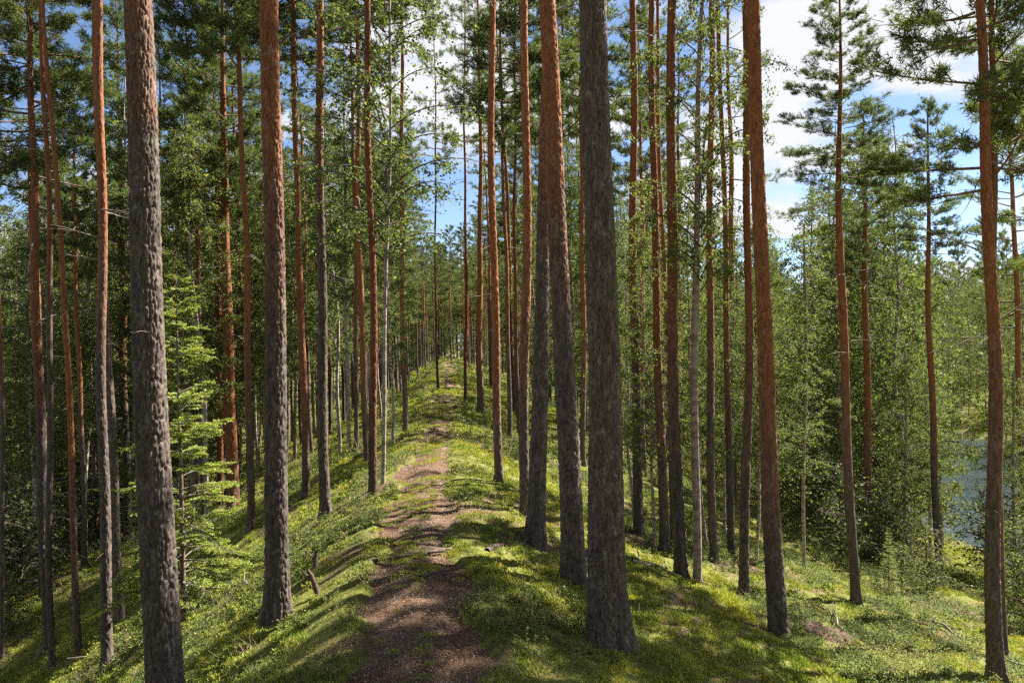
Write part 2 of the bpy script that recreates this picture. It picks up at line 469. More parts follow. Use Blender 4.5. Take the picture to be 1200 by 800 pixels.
# ------------------------------------------------------------------ trunks
def trunk_mesh(name, H, r0, r1, mat, seed, seg=14, dz=0.15, fine_to=None, fine_dz=None, bark=0.0, flare=0.5, wob=0.03, top_r=0.012, kink=None, rmid_h=None):
    """r0: radius low down, r1: radius at rmid_h (default H*0.55); then runs out to top_r"""
    rng = np.random.default_rng(seed)
    if fine_to: z = np.concatenate([np.arange(-0.25, fine_to, fine_dz), np.arange(fine_to, H, dz), [H]])
    else: z = np.concatenate([np.arange(-0.25, H, dz), [H]])
    rmid_h = rmid_h or H * 0.55
    r = np.interp(z, [-0.3, 0.4, rmid_h, H], [r0 * 1.03, r0, r1, top_r])
    ph = rng.uniform(0, 6.28, 8)
    cx = wob * (np.sin(z * 0.55 + ph[0]) - math.sin(ph[0]) + 0.4 * np.sin(z * 1.7 + ph[1])); cyy = wob * (np.sin(z * 0.5 + ph[2]) - math.sin(ph[2]) + 0.4 * np.sin(z * 1.6 + ph[3]))
    if kink is not None: cx = cx + kink(z)
    th = np.arange(seg) * 2 * np.pi / seg
    TH, ZZ = np.meshgrid(th, z)
    RR = np.repeat(r[:, None], seg, 1)
    fl = flare * np.exp(-np.maximum(ZZ, 0) / (1.5 * r0 + 0.03)) * (0.55 + 0.45 * np.cos(3 * TH + ph[4]) + 0.3 * np.cos(5 * TH + ph[5]))
    RR = RR * (1 + np.maximum(fl, -0.05))
    RR = RR * (1 + 0.05 * (vnoise(np.cos(TH) * 1.3 + 9, np.sin(TH) * 1.3 + 9, ZZ * 1.1, seed) - 0.5))
    if bark > 0:
        per = max(6, round(2 * math.pi * r0 / 0.029))
        wu = 0.8 * (vnoise(np.cos(TH) * 3 + 5, np.sin(TH) * 3 + 5, ZZ * 9, seed + 3) - 0.5)
        f1, f2 = worley(TH / (2 * np.pi) * per + wu, ZZ / 0.115 + 0.5 * wu, per, seed + 1)
        plate = sstep(0.0, 0.24, f2 - f1)
        per2 = per * 2
        g1, g2 = worley(TH / (2 * np.pi) * per2 + wu, ZZ / 0.045, per2, seed + 2)
        nz = vnoise(np.cos(TH) * r0 * 120 + 50, np.sin(TH) * r0 * 120 + 50, ZZ * 60, seed + 5)
        RR = RR + bark * ((plate - 0.7) * 1.0 + 0.45 * (sstep(0, .4, g2 - g1) - 0.6) + 0.5 * (nz - 0.5)) * np.clip(1.2 - ZZ / 14, 0.35, 1)
    V = np.stack([cx[:, None] + RR * np.cos(TH), cyy[:, None] + RR * np.sin(TH), ZZ], -1).reshape(-1, 3)
    i = np.arange(len(z) - 1)[:, None] * seg; j = np.arange(seg)[None]; k = (j + 1) % seg
    Fq = np.stack([i + j, i + k, i + seg + k, i + seg + j], -1).reshape(-1, 4)
    return make_mesh(name, [(V, Fq, mat)], smooth=True)

# ------------------------------------------------------------------ crowns
def needle_tufts(C, A, rng, K=13, shoot=0.11, nl=0.085, nw=0.006, spread=0.9):
    n = len(C)
    C = np.repeat(C, K, 0); A = np.repeat(A, K, 0)
    t = rng.uniform(0, 1, (n * K, 1))
    D = norm(A * rng.uniform(0.3, 1.0, (n * K, 1)) + perp(A, rng) * spread)
    base = C + A * shoot * (t - 0.3)
    tip = base + D * nl * rng.uniform(0.7, 1.15, (n * K, 1))
    W = perp(D, rng) * nw
    V = np.stack([base - W, base + W, tip], 1).reshape(-1, 3)
    return V, np.arange(n * K * 3).reshape(-1, 3)

def curve_branch(start, az, L, rise, droop, n, rng, wig=0.06):
    t = np.linspace(0, 1, n)
    a = az + wig * 3 * np.cumsum(rng.normal(size=n)) / n
    x = np.cumsum(np.cos(a)) / n * L; y = np.cumsum(np.sin(a)) / n * L
    z = rise * t * L + droop * t * t * L + wig * L * 0.4 * np.cumsum(rng.normal(size=n)) / n
    P = np.stack([x - x[0], y - y[0], z], -1) + start
    return P

def pine_crown(name, seed, Lc=6.0, nb=40, wide=1.5, low_wide=1.0, full=1.0):
    rng = np.random.default_rng(seed)
    wood = []; C = []; A = []
    for b in range(nb):
        h = (b + rng.uniform(0, 1)) / nb
        az = b * 2.4 + rng.normal() * 0.6
        L = wide * (1 - h) ** 0.6 * (low_wide + (1 - low_wide) * min(1, h * 3)) * rng.uniform(0.55, 1.15) + 0.22
        rise = -0.10 + 0.75 * h + rng.normal() * 0.12
        P = curve_branch(np.array([0, 0, h * Lc * 0.97]), az, L, rise, 0.12 + rng.normal() * 0.1, 9, rng)
        wood.append(tube(P, np.linspace(0.013 * (1 - h) + 0.006, 0.003, 9), 4))
        d0 = norm(P[-1] - P[0])
        nt_ = int((7 + L * 8) * full)
        for k in range(nt_):
            f = rng.uniform(0.28, 1.0); p = P[min(8, int(f * 8))] + rng.normal(size=3) * 0.02
            side = 1 if k % 2 else -1
            lat = np.array([-d0[1], d0[0], 0]) * side
            td = norm(d0 * rng.uniform(0.4, 1.0) + lat * rng.uniform(0.3, 1.0) + np.array([0, 0, rng.uniform(-0.1, 0.5)]))
            tl = rng.uniform(0.16, 0.42) * (0.6 + 0.4 * (1 - h))
            q = p + td * tl
            wood.append(tube(np.stack([p, (p + q) / 2 + rng.normal(size=3) * 0.01, q]), [0.005, 0.004, 0.003], 3))
            m = int(3 + tl * 12)
            for i in range(m):
                g = rng.uniform(0.35, 1.0)
                C.append(p + (q - p) * g + rng.normal(size=3) * 0.035); A.append(norm(td + rng.normal(size=3) * 0.35 + np.array([0, 0, 0.25])))
    V, Fq = needle_tufts(np.array(C), np.array(A), rng)
    wv, wf = join(wood)
    return make_mesh(name, [(wv, wf, M_LIMB), (V, Fq, M_NEEDLE)])

def leaf_quads(C, rng, size=0.045, droop=0.5):
    n = len(C)
    D = norm(rng.normal(size=(n, 3)) * np.array([1, 1, 0.7]) + np.array([0, 0, -droop]))
    W = perp(D, rng); s = size * rng.uniform(0.65, 1.25, (n, 1))
    Nn = np.cross(D, W)
    V = np.stack([C, C + D * s * 0.45 + W * s * 0.42 + Nn * s * 0.08, C + D * s * 1.05, C + D * s * 0.45 - W * s * 0.42 + Nn * s * 0.08], 1).reshape(-1, 3)
    return V, np.arange(n * 4).reshape(-1, 4)

def birch_crown(name, seed, Lc=8.0, nb=44, wide=1.7, leaves=7500, size=0.05, shape=0.8, mat=None):
    rng = np.random.default_rng(seed)
    wood = []; C = []
    tw = []
    for b in range(nb):
        h = (b + rng.uniform(0, 1)) / nb
        az = b * 2.4 + rng.normal() * 0.5
        env = (math.sin(math.pi * (0.16 + 0.84 * h) ** shape)) ** 0.8 if h < 0.98 else 0.1
        L = wide * max(0.2, env) * rng.uniform(0.55, 1.15) + 0.15
        P = curve_branch(np.array([0, 0, h * Lc * 0.96]), az, L, 0.75 + 0.3 * h, -0.65, 8, rng, 0.08)
        wood.append(tube(P, np.linspace(0.016 * (1 - h) + 0.006, 0.003, 8), 4))
        for k in range(int(4 + L * 5)):
            f = rng.uniform(0.15, 1.0); p = P[min(7, int(f * 7))]
            td = norm(np.array([math.cos(az), math.sin(az), 0]) * rng.uniform(0, 1) + rng.normal(size=3) * np.array([.8, .8, .3]) + np.array([0, 0, -0.35]))
            tl = rng.uniform(0.2, 0.6)
            q = p + td * tl + np.array([0, 0, -0.12 * tl])
            wood.append(tube(np.stack([p, (p + q) / 2 + np.array([0, 0, 0.05 * tl]), q]), [0.004, 0.003, 0.002], 3))
            tw.append((p, q))
    per = max(4, int(leaves / len(tw)))
    for p, q in tw:
        m = rng.poisson(per * rng.lognormal(-0.25, 0.75)) + 1
        g = rng.uniform(0.0, 1.08, (m, 1))
        C.append(p + (q - p) * g + rng.normal(size=(m, 3)) * 0.045)
    V, Fq = leaf_quads(np.concatenate(C), rng, size)
    wv, wf = join(wood)
    return make_mesh(name, [(wv, wf, M_BTWIG), (V, Fq, mat or M_LEAF)])

def spruce_crown(name, seed, H=4.6, wide=0.95, rows=24, detail=1.0, low=0.10):
    rng = np.random.default_rng(seed)
    wood = []; VV = []; TT = []
    def needles(p, q, m, tipf0, tipf1):
        t = rng.uniform(0, 1, (m, 1)); d = norm(q - p)
        c = p + (q - p) * t
        side = perp(np.repeat(d[None], m, 0), rng) * np.array([1, 1, 0.55])
        D = norm(side + d * rng.uniform(0.5, 0.9, (m, 1)))
        W = norm(np.cross(D, rng.normal(size=(m, 3)))) * 0.0055
        ln = 0.030 * rng.uniform(0.7, 1.2, (m, 1))
        VV.append(np.stack([c - W, c + W, c + D * ln], 1).reshape(-1, 3))
        TT.append(np.repeat(np.clip(tipf0 + (tipf1 - tipf0) * t[:, 0], 0, 1), 3))
    for r in range(rows):
        h = low + (0.985 - low) * r / (rows - 1)
        nbr = rng.integers(3, 6)
        for b in range(nbr):
            az = rng.uniform(0, 6.28)
            L = wide * (1 - h) ** 0.8 * rng.uniform(0.65, 1.1) + 0.10
            P = curve_branch(np.array([0, 0, h * H + rng.uniform(-.05, .05)]), az, L, 0.15 + 0.5 * h, -0.35 + 0.25 * rng.normal() * 0.4, 10, rng, 0.04)
            P[-3:, 2] += np.array([0.01, 0.03, 0.05]) * L
            wood.append(tube(P, np.linspace(0.011 * (1 - h) + 0.004, 0.002, 10), 4))
            d0 = norm(P[-1] - P[0]); lat0 = np.array([-d0[1], d0[0], 0])
            live = 0.25 if h < 0.5 else 0.05
            needles(P[6], P[-1], int(30 * detail), 0.2, 1.0)
            nt_ = int((6 + L * 17) * detail ** 0.5)
            for k in range(nt_):
                f = live + (0.97 - live) * (k + rng.uniform()) / nt_
                x = f * 9; i = min(8, int(x)); p = P[i] + (P[i + 1] - P[i]) * (x - i)
                side = 1 if k % 2 else -1
                td = norm(d0 * 0.75 + lat0 * side * rng.uniform(0.6, 1.0) + np.array([0, 0, rng.uniform(-0.30, 0.10)]))
                tl = (0.07 + 0.30 * L * (1 - f) ** 0.7 * rng.uniform(0.6, 1.1))
                q = p + td * tl
                wood.append(tube(np.stack([p, q]), [0.0025, 0.0015], 3))
                needles(p, q, int((14 + tl * 170) * detail), 0.0, 0.35 + 0.65 * rng.uniform())
                if tl > 0.12:
                    for s2 in (-1, 1):
                        p2 = p + (q - p) * rng.uniform(0.35, 0.6)
                        q2 = p2 + norm(td + s2 * np.cross(td, [0, 0, 1]) * 0.8) * tl * 0.45
                        needles(p2, q2, int((8 + tl * 70) * detail), 0.1, 0.9)
    V = np.concatenate(VV); T = np.concatenate(TT)
    wv, wf = join(wood)
    return make_mesh(name, [(wv, wf, M_TWIG), (V, np.arange(len(V)).reshape(-1, 3), M_SPRUCEN)], attrs={"tip": np.concatenate([np.zeros(len(wv)), T])})

def dead_branch_mesh(seed):
    rng = np.random.default_rng(seed)
    P = curve_branch(np.zeros(3), 0.0, 1.0, 0.05 + rng.normal() * 0.12, -0.12 + rng.normal() * 0.1, 10, rng, 0.14)
    pcs = [tube(P, np.linspace(0.011, 0.003, 10), 5)]
    for k in range(rng.integers(2, 5)):
        i = rng.integers(3, 8); d = norm(np.array([rng.uniform(.3, 1), rng.normal() * .8, rng.normal() * .5]))
        q = P[i] + d * rng.uniform(.15, .35)
        pcs.append(tube(np.stack([P[i], (P[i] + q) / 2 + rng.normal(size=3) * .02, q]), [0.005, 0.004, 0.002], 4))
    v, f = join(pcs)
    return make_mesh("dead_branch", [(v, f, M_TWIG)])

PINE_CROWNS = [pine_crown("pine_crown", 100 + k, 6.0, (54, 46, 60, 52, 46, 56)[k], (1.5, 1.3, 1.7, 1.4, 1.2, 1.6)[k], (0.9, 0.6, 1.0, 0.7, 0.8, 0.5)[k]) for k in range(6)]
AIRY_CROWNS = [pine_crown("airy_pine_crown", 130 + k, 6.0, (26, 30)[k], 1.35, 0.6, 0.7) for k in range(2)]
BIRCH_CROWNS = [birch_crown("birch_crown", 200 + k, 8.0, (60, 52, 66, 56, 62)[k], (1.8, 1.5, 2.1, 1.7, 1.95)[k], (15000, 12000, 17000, 13000, 16000)[k], shape=(0.8, 0.9, 0.7, 1.0, 0.75)[k]) for k in range(5)]
SPRUCE_CROWNS = [spruce_crown("spruce_crown", 300 + k, 6.0, 1.3, 30, 0.45, 0.05) for k in range(2)]
DEAD = [dead_branch_mesh(400 + k) for k in range(4)]
PINE_TRUNKS = [trunk_mesh("pine_trunk", 15.0, 0.085, 0.062, M_PINE, 500 + k, 12, 0.25, wob=0.04) for k in range(4)]
BIRCH_TRUNKS = [trunk_mesh("birch_trunk", 11.0, 0.055, 0.040, M_BIRCH, 520 + k, 10, 0.22, wob=0.09) for k in range(4)]
SPRUCE_TRUNKS = [trunk_mesh("spruce_trunk", 6.2, 0.06, 0.035, M_SPRUCE, 540, 9, 0.2, wob=0.01)]

def empty(name, loc, quat=None, sc=1.0):
    o = bpy.data.objects.new(name, None); COL.objects.link(o)
    o.empty_display_size = 0.2
    o.location = loc
    if quat is not None: o.rotation_mode = 'QUATERNION'; o.rotation_quaternion = quat
    o.scale = (sc, sc, sc)
    return o

def add_dead(t, n, z0, z1, rng, lmin=0.35, lmax=1.0, rt=0.08):
    for k in range(n):
        d = link("dead_branch", DEAD[rng.integers(0, 4)], t)
        a = rng.uniform(0, 6.28); z = rng.uniform(min(z0, z1), max(z0, z1)); s = rng.uniform(lmin, lmax)
        d.location = (math.cos(a) * rt * 0.7, math.sin(a) * rt * 0.7, z)
        d.rotation_euler = (rng.normal() * 0.15, rng.normal() * 0.25 - 0.05, a)
        d.scale = (s, s, s)

# ------------------------------------------------------------------ the trees one can pick out
# (base x, base y, x at picture top, width low, width at eye height, kind, first orange height in px, label, options)
TREES = [
 (57, 762, 33, 14, 11, 'pine', 420, "slim pine at the dark valley edge with a thinner stem touching it", dict(bark=1)),
 (61, 787, 45, 8, 7, 'pine', 300, "thin pine pressed close beside a slightly thicker pine low on the slope", {}),
 (92, 770, 49, 9, 7, 'pine', 560, "thin reddish pine leaning away from the path low on the slope", dict(bark=1)),
 (128, 775, 111, 14, 12, 'pine', 300, "straight dark pine standing below the thick grey foreground trunk", dict(bark=1)),
 (141, 727, 112, 12, 10, 'pine', 330, "pale-sided pine half hidden behind a straight dark pine", dict(bark=1)),
 (151, 636, 137, 11, 10, 'pine', 420, "dark red pine deeper in the valley behind two paler trunks", dict(bark=1)),
 (194, 885, 163, 47, 40, 'pine', -100, "thick grey-barked pine on the slope beside the young spruce", dict(bark=1, seg=96)),
 (240, 610, 217, 8, 7, 'pine', 330, "thin red pine rising behind the young spruce", {}),
 (273, 597, 260, 16, 14, 'pine', 560, "bright orange pine with a thinner orange stem beside it", dict(bark=1)),
 (259, 590, 249, 8, 8, 'pine', 560, "thin orange stem close beside a thicker bright orange pine", {}),
 (294, 624, 276, 10, 8, 'pine', 420, "slender pine between the bright orange pine and the thick red-barked trunk", dict(bark=1)),
 (328, 727, 314, 31, 27, 'pine', 190, "thick reddish pine on the bank beside the path", dict(bark=1, seg=80)),
 (359, 584, 346, 10, 9, 'pine', 480, "slim reddish pine just behind the thick reddish bank pine", dict(bark=1)),
 (382, 606, 369, 14, 12, 'pine', 150, "straight dark grey pine on the bank above the path", dict(bark=1)),
 (430, 540, 419, 7, 7, 'pine', 450, "thin pine behind birch leaves on the bank", {}),
 (438, 578, 435, 11, 9, 'pine', 460, "slender pine growing right at the edge of the path", dict(bark=1)),
 (417, 532, 410, 6, 5, 'pine', 380, "very thin dark pine among pale birch stems", {}),
 (475, 507, 469, 7, 6, 'pine', 400, "slim pine leaning over the path bend with leafy shoots", dict(airy=1)),
 (513, 455, 509, 3.5, 3, 'pine', 380, "far thin pine where the path reaches the crest", dict(airy=1)),
 (545, 474, 545, 4.5, 4, 'pine', 420, "thin far pine standing on the path crest", dict(airy=1)),
 (563, 484, 560, 9, 7, 'pine', 400, "double-stemmed looking pine on the crest beside the path", dict(airy=1)),
 (586, 567, 576, 11, 10, 'pine', 430, "straight reddish pine on the bank at the middle of the path", dict(bark=1)),
 (597, 516, 588, 6, 5, 'pine', 380, "thin pine directly behind the straight reddish path pine", {}),
 (608, 512, 602, 6, 5, 'pine', 400, "slim far pine between the straight reddish pine and the root pine", {}),
 (614, 606, 609, 13, 12, 'pine', 360, "dark-footed pine touching the root pine from behind", dict(bark=1)),
 (629, 640, 641, 25, 18, 'pine', 150, "pine with spreading brown roots bending towards its neighbour", dict(bark=1, seg=56, flare=0.75)),
 (672, 682, 645, 31, 26, 'pine', 210, "stout pine with a red upper stem next to the broad grey trunk", dict(bark=1, seg=72)),
 (683, 546, 683, 7, 6, 'pine', 400, "thin pine glimpsed between two stout foreground trunks", {}),
 (713, 757, 700, 50, 42, 'pine', -400, "broad grey furrowed pine standing on the mossy crest", dict(bark=1, seg=112, flare=0.6)),
 (750, 628, 739, 13, 11, 'pine', 330, "straight pine on the slope right behind the broad grey trunk", dict(bark=1)),
 (778, 646, 767, 13, 10, 'pine', 440, "middle pine of three behind low birch leaves on the slope", dict(bark=1)),
 (787, 632, 775, 6, 5, 'pine', 350, "thin pine squeezed between two sturdier slope pines", {}),
 (797, 673, 787, 17, 14, 'pine', 380, "sturdy straight pine next to a spotted birch", dict(bark=1)),
 (816, 679, 826, 11, 9, 'birch', 0, "spotted brownish birch beside a sturdy pine", dict(H=9.5, crown_len=6.0, airy=1)),
 (837, 658, 829, 11, 9, 'pine', 360, "dark slope pine wrapped in birch leaves", dict(bark=1)),
 (857, 653, 838, 9, 7, 'pine', 420, "slim slope pine leaning behind birch leaves", {}),
 (872, 693, 872, 13, 10, 'pine', 420, "straight brown pine in the mossy clearing by the leaning red pine", dict(bark=1)),
 (912, 740, 880, 25, 20, 'pine', 500, "tall leaning red pine on the open mossy slope", dict(bark=1, seg=64, flare=0.45)),
 (1002, 706, 985, 12, 10, 'pine', 470, "slim pine with a feathery crown above the needle mound", dict(top=-6, crown=230)),
 (1018, 653, 1014, 9, 7, 'pine', 520, "slim pine with layered crown at the lake side thicket", dict(top=120, crown=330)),
 (1100, 683, 1087, 9, 6.5, 'pine', 480, "slender pine with an airy crown against the sky by the lake", dict(top=118, crown=300)),
 (1166, 797, 1142, 20, 15, 'pine', 440, "dark straight pine low on the slope before the lake", dict(bark=1, seg=48, crown=130, airy=1)),
 (1177, 770, 1159, 11, 10, 'pine', 600, "thinner pine standing right behind the dark lakeside pine", dict(crown=230, full=1)),
 (942, 668, 935, 4.5, 4, 'birch', 0, "thin dark sapling stem in the thicket above the lake", dict(H=5.5, crown_len=4)),
 (1064, 662, 1060, 3.5, 3, 'birch', 0, "wispy twin sapling near the fallen twig above the lake", dict(H=5, crown_len=3.6)),
 (1090, 652, 1083, 4, 3, 'birch', 0, "thin sapling leaning on the slender lakeside pine", dict(H=5, crown_len=3.4)),
 (1188, 694, 1190, 3.5, 3, 'birch', 0, "crooked sapling at the water edge", dict(H=5, crown_len=3.8)),
 (448, 567, 452, 5.5, 4.5, 'birch', 0, "white birch stem beside the slender path-edge pine", dict(H=9.5, crown_len=6.5)),
 (410, 532, 400, 5, 4, 'birch', 0, "leaning white birch stem on the far bank", dict(H=10, crown_len=6.5)),
 (302, 566, 292, 3.5, 3, 'birch', 0, "thin white birch next to the slender pine on the bank", dict(H=9, crown_len=5.5)),
 (313, 560, 308, 3, 3, 'birch', 0, "thin pale birch just behind the thick reddish bank pine", dict(H=9, crown_len=5)),
 (346, 540, 342, 4, 3, 'birch', 0, "pale birch between the thick reddish pine and the slim one behind", dict(H=9.5, crown_len=5.5)),
 (2, 772, -14, 6, 5, 'pine', 400, "pine at the bottom of the dark valley slope", {}),
]
occupied = []
T_SEEN = 0
for idx, (bu, bv, tu, w0, w1, kind, ov, label, opt) in enumerate(TREES):
    rng = np.random.default_rng(1000 + idx)
    B = hit_ground(bu, bv)
    d = B[1]
    top = ray(tu, 0) * d + np.array([0, 0, EYE])
    axis = Vector(top - np.array([B[0], B[1], B[2]])).normalized()
    q = axis.to_track_quat('Z', 'Y')
    H0 = opt.get('H', (rng.uniform(17.0, 19.0) if d < 13 else rng.uniform(15, 18)) if kind == 'pine' else 10.5)
    def hpx(v): return float((ray(0.5 * (bu + tu), v)[2] * d + EYE - B[2]) / axis.z)
    if 'crown' in opt: H0 = hpx(opt['crown']) + 7.0
    if 'top' in opt: H0 = hpx(opt['top'])
    ch = hpx(opt['crown']) if 'crown' in opt else H0 - opt.get('crown_len', rng.uniform(5.2, 6.4) if d < 13 else H0 * rng.uniform(0.42, 0.52))
    t = empty("pine_tree" if kind == 'pine' else "birch_tree", B, q)
    tag(t, label, "tree", "pines standing along the ridge" if kind == 'pine' else "birches among the pines")
    wk = 0.84 if opt.get('bark') else 0.92
    r0 = wk * w0 * d / F_PX / 2; r1 = wk * w1 * d / F_PX / 2 * 0.97
    eyeh = max(hpx(330), 1.0)
    mat = M_PINE if kind == 'pine' else (M_OLDBIRCH if bu == 816 else M_BIRCH)
    r_top = r1 * 0.80
    wpx = w0
    kw = dict(flare=opt.get('flare', 0.6 if kind == 'pine' else 0.25), wob=0.02 if wpx > 20 else 0.035)
    if opt.get('bark'):
        seg = opt.get('seg', 40)
        fz = max(0.011, 1.7 * d / 768.0)
        fine = hpx(-20)
        me = trunk_mesh(t.name.split('.')[0].replace('tree', 'trunk'), H0, r0, r1, mat, 1000 + idx, seg, 0.3, fine, fz, bark=0.0085 + r0 * 0.05, rmid_h=eyeh, **kw)
    else:
        me = trunk_mesh(t.name.split('.')[0].replace('tree', 'trunk'), H0, r0, r1, mat, 1000 + idx, 18, 0.08, bark=0.0055 if kind == 'pine' else 0.0, rmid_h=eyeh, **kw)
    tr = link("trunk", me, t)
    tr["orange_z"] = hpx(ov) - 0.5 if kind == 'pine' else 99.0
    if kind == 'pine':
        cr = link("crown", (AIRY_CROWNS[rng.integers(0, 2)] if opt.get('airy') or d < 13 and bu > 560 and 'top' not in opt and 'full' not in opt else PINE_CROWNS[rng.integers(0, 6)]), t)
        s = (H0 - ch) / 6.0
    else:
        cr = link("crown", BIRCH_CROWNS[rng.integers(0, 5)], t)
        s = (H0 - ch) / 8.0
    cr.location = (0, 0, ch); cr.scale = (max(s, 0.6) * (0.7 if opt.get('airy') else 1),) * 2 + (s,); cr.rotation_euler = (0, 0, rng.uniform(0, 6.28))
    if kind == 'pine' and wpx < 35:
        nd = 9 if d > 10 else 4
        add_dead(t, nd, max(ch * 0.45, hpx(430)), ch + 0.3, rng, 0.4, 1.25, r1)
    if kind == 'pine' and opt.get('bark'):
        add_dead(t, 5, 1.2, hpx(0), rng, 0.07, 0.22, r1)
    if kind == 'pine' and wpx >= 35:
        add_dead(t, 3, hpx(120), ch, rng, 0.3, 0.6, r1)
    occupied.append((B[0], B[1], 0.7))
print("measured trees", len(TREES), [round(float(o[1]), 1) for o in occupied])

# ------------------------------------------------------------------ the rest of the forest
def plant(kind, x, y, sc, label, group, rng, ztop=None, crown_low=None, dead=0):
    z = float(ground_h(x, y))
    name = {"pine": "pine_tree", "birch": "birch_tree", "spruce": "spruce_tree"}[kind]
    q = Vector((rng.normal() * 0.015 - 0.003, rng.normal() * 0.02, 1)).to_track_quat('Z', 'Y')
    t = empty(name, (x, y, z), q, sc)
    tag(t, label, "tree", group)
    if kind == 'pine':
        tr = link("trunk", PINE_TRUNKS[rng.integers(0, 4)], t); tr["orange_z"] = float(rng.uniform(2.5, 6.0))
        kk = rng.integers(0, 12); t["label"] = ("full-crowned " if kk < 4 else "airy-crowned ") + label
        cr = link("crown", (PINE_CROWNS[:4] + AIRY_CROWNS * 4)[kk], t)
        L = rng.uniform(5.5, 8.0) if crown_low is None else 15 - crown_low
        cr.location = (0, 0, 15.0 - L); cr.scale = (1.05, 1.05, L / 6.0)
        add_dead(t, dead, 4.0, 15 - L, rng, 0.4, 1.2, 0.08)
    elif kind == 'birch':
        tr = link("trunk", BIRCH_TRUNKS[rng.integers(0, 4)], t)
        kk = rng.integers(0, 5); t["label"] = ("narrow " if kk in (1, 3) else "") + label
        cr = link("crown", BIRCH_CROWNS[kk], t)
        L = rng.uniform(7.0, 9.0) if crown_low is None else 11 - crown_low
        cr.location = (0, 0, 11.0 - L); cr.scale = (1, 1, L / 8.0)
    else:
        tr = link("trunk", SPRUCE_TRUNKS[0], t)
        cr = link("crown", SPRUCE_CROWNS[rng.integers(0, 2)], t)
    cr.rotation_euler = (0, 0, rng.uniform(0, 6.28))
    return t

def scatter(n, kind, srange, yrange, mind, scr, label, group, seed, crown_low=None, dead=0, ok=None):
    rng = np.random.default_rng(seed); made = 0; tries = 0
    while made < n and tries < n * 60:
        tries += 1
        y = rng.uniform(*yrange); s = rng.uniform(*srange)
        x = s + float(path_x(y))
        if y > 0 and abs(x) > 0.78 * y + 3: continue
        if ok and not ok(x, y, s): continue
        if any((x - a) ** 2 + (y - b) ** 2 < max(mind, c) ** 2 for a, b, c in occupied): continue
        plant(kind, x, y, rng.uniform(*scr), label, group, rng, crown_low=crown_low, dead=dead)
        occupied.append((x, y, mind)); made += 1
    return made

n = []
n.append(scatter(30, 'pine', (2.2, 9), (19, 55), 1.3, (0.8, 1.05), "tall pine in the stand along the sunny side of the ridge", "pines along the sunny side of the ridge", 1, dead=4))
n.append(scatter(36, 'pine', (-10, -2.5), (18, 55), 1.1, (0.8, 1.05), "tall pine in the stand along the shaded side of the ridge", "pines along the shaded side of the ridge", 2, dead=4))
n.append(scatter(24, 'pine', (-9, -2.0), (34, 74), 0.9, (0.72, 0.95), "thin pine in the packed row on the valley side of the fading path", "thin pines along the far path", 31))
n.append(scatter(16, 'pine', (2.0, 8), (34, 74), 0.9, (0.72, 0.95), "thin pine in the packed row on the lake side of the fading path", "thin pines on the lakeward side of the far path", 32))
n.append(scatter(84, 'pine', (-14, 15), (55, 105), 1.4, (0.75, 1.0), "distant pine in the dense stand beyond the path crest", "pines beyond the path crest", 3, ok=lambda x, y, s: abs(s) > 1.3 or y > 66))
n.append(scatter(60, 'birch', (-30, -8), (20, 50), 1.2, (0.9, 1.4), "leafy birch in the green valley thicket below the ridge", "birches in the valley thicket", 4, crown_low=1.2))
n.append(scatter(34, 'birch', (-10, -2.2), (18, 44), 1.1, (0.75, 1.05), "slim white birch on the shaded bank of the ridge", "birches on the shaded bank", 5, crown_low=3.2))
n.append(scatter(10, 'pine', (-26, -8), (16, 50), 2.0, (0.85, 1.1), "tall pine rising out of the valley thicket", "pines in the valley", 6, dead=5))
n.append(scatter(34, 'birch', (6.5, 16.6), (20, 60), 1.3, (0.85, 1.25), "tall leafy birch in the sunny screen above the lake", "tall birches above the lake", 17, crown_low=0.9, ok=lambda x, y, s: x / y < 0.43))
n.append(scatter(40, 'birch', (9.5, 16.6), (16, 60), 1.15, (0.5, 0.8), "pale leafy birch in the lakeside thicket", "birches of the lakeside thicket", 7, crown_low=0.9, ok=lambda x, y, s: not (0.56 < x / y < 0.67 and y < 31)))
n.append(scatter(20, 'birch', (9, 16.4), (19, 46), 1.1, (0.8, 1.05), "tall birch in the leafy wall screening the water", "tall birches screening the water", 18, crown_low=0.6, ok=lambda x, y, s: 0.40 < x / y < 0.56 or x / y > 0.67))
n.append(scatter(14, 'birch', (3.0, 8.5), (21, 48), 1.2, (0.65, 0.9), "young birch between the slope pines", "young birches on the slope", 8, crown_low=1.6))
n.append(scatter(16, 'pine', (38, 56), (30, 110), 2.0, (0.75, 1.1), "pine on the far shore of the lake", "pines on the far shore", 9, crown_low=5))
n.append(scatter(50, 'birch', (35.4, 46), (26, 110), 1.4, (0.8, 1.2), "leafy birch overhanging the far shore of the lake", "birches on the far shore", 10, crown_low=0.6))
n.append(scatter(18, 'spruce', (-24, -9), (20, 40), 1.4, (0.7, 1.5), "dark young spruce in the valley thicket", "spruces in the valley", 12))

# the wood that closes every view farther off: one mass
far_src = bpy.data.collections.new("far_forest_sources")
def far_source(k, mesh, dz, sz, orange=99.0):
    me = mesh.copy(); me.transform(Matrix.Translation((0, 0, dz)) @ Matrix.Diagonal((1.25, 1.25, sz, 1)))
    o = bpy.data.objects.new("far_source_%02d" % k, me); o["orange_z"] = orange; far_src.objects.link(o)
far_source(0, PINE_TRUNKS[0], 0, 1, 5.0); far_source(1, BIRCH_TRUNKS[0], 0, 1)
for k in range(2): far_source(2 + k, PINE_CROWNS[k], 6.0, 1.5)
for k in range(2): far_source(4 + k, BIRCH_CROWNS[k], 0.5, 1.3)
print("scattered", n)

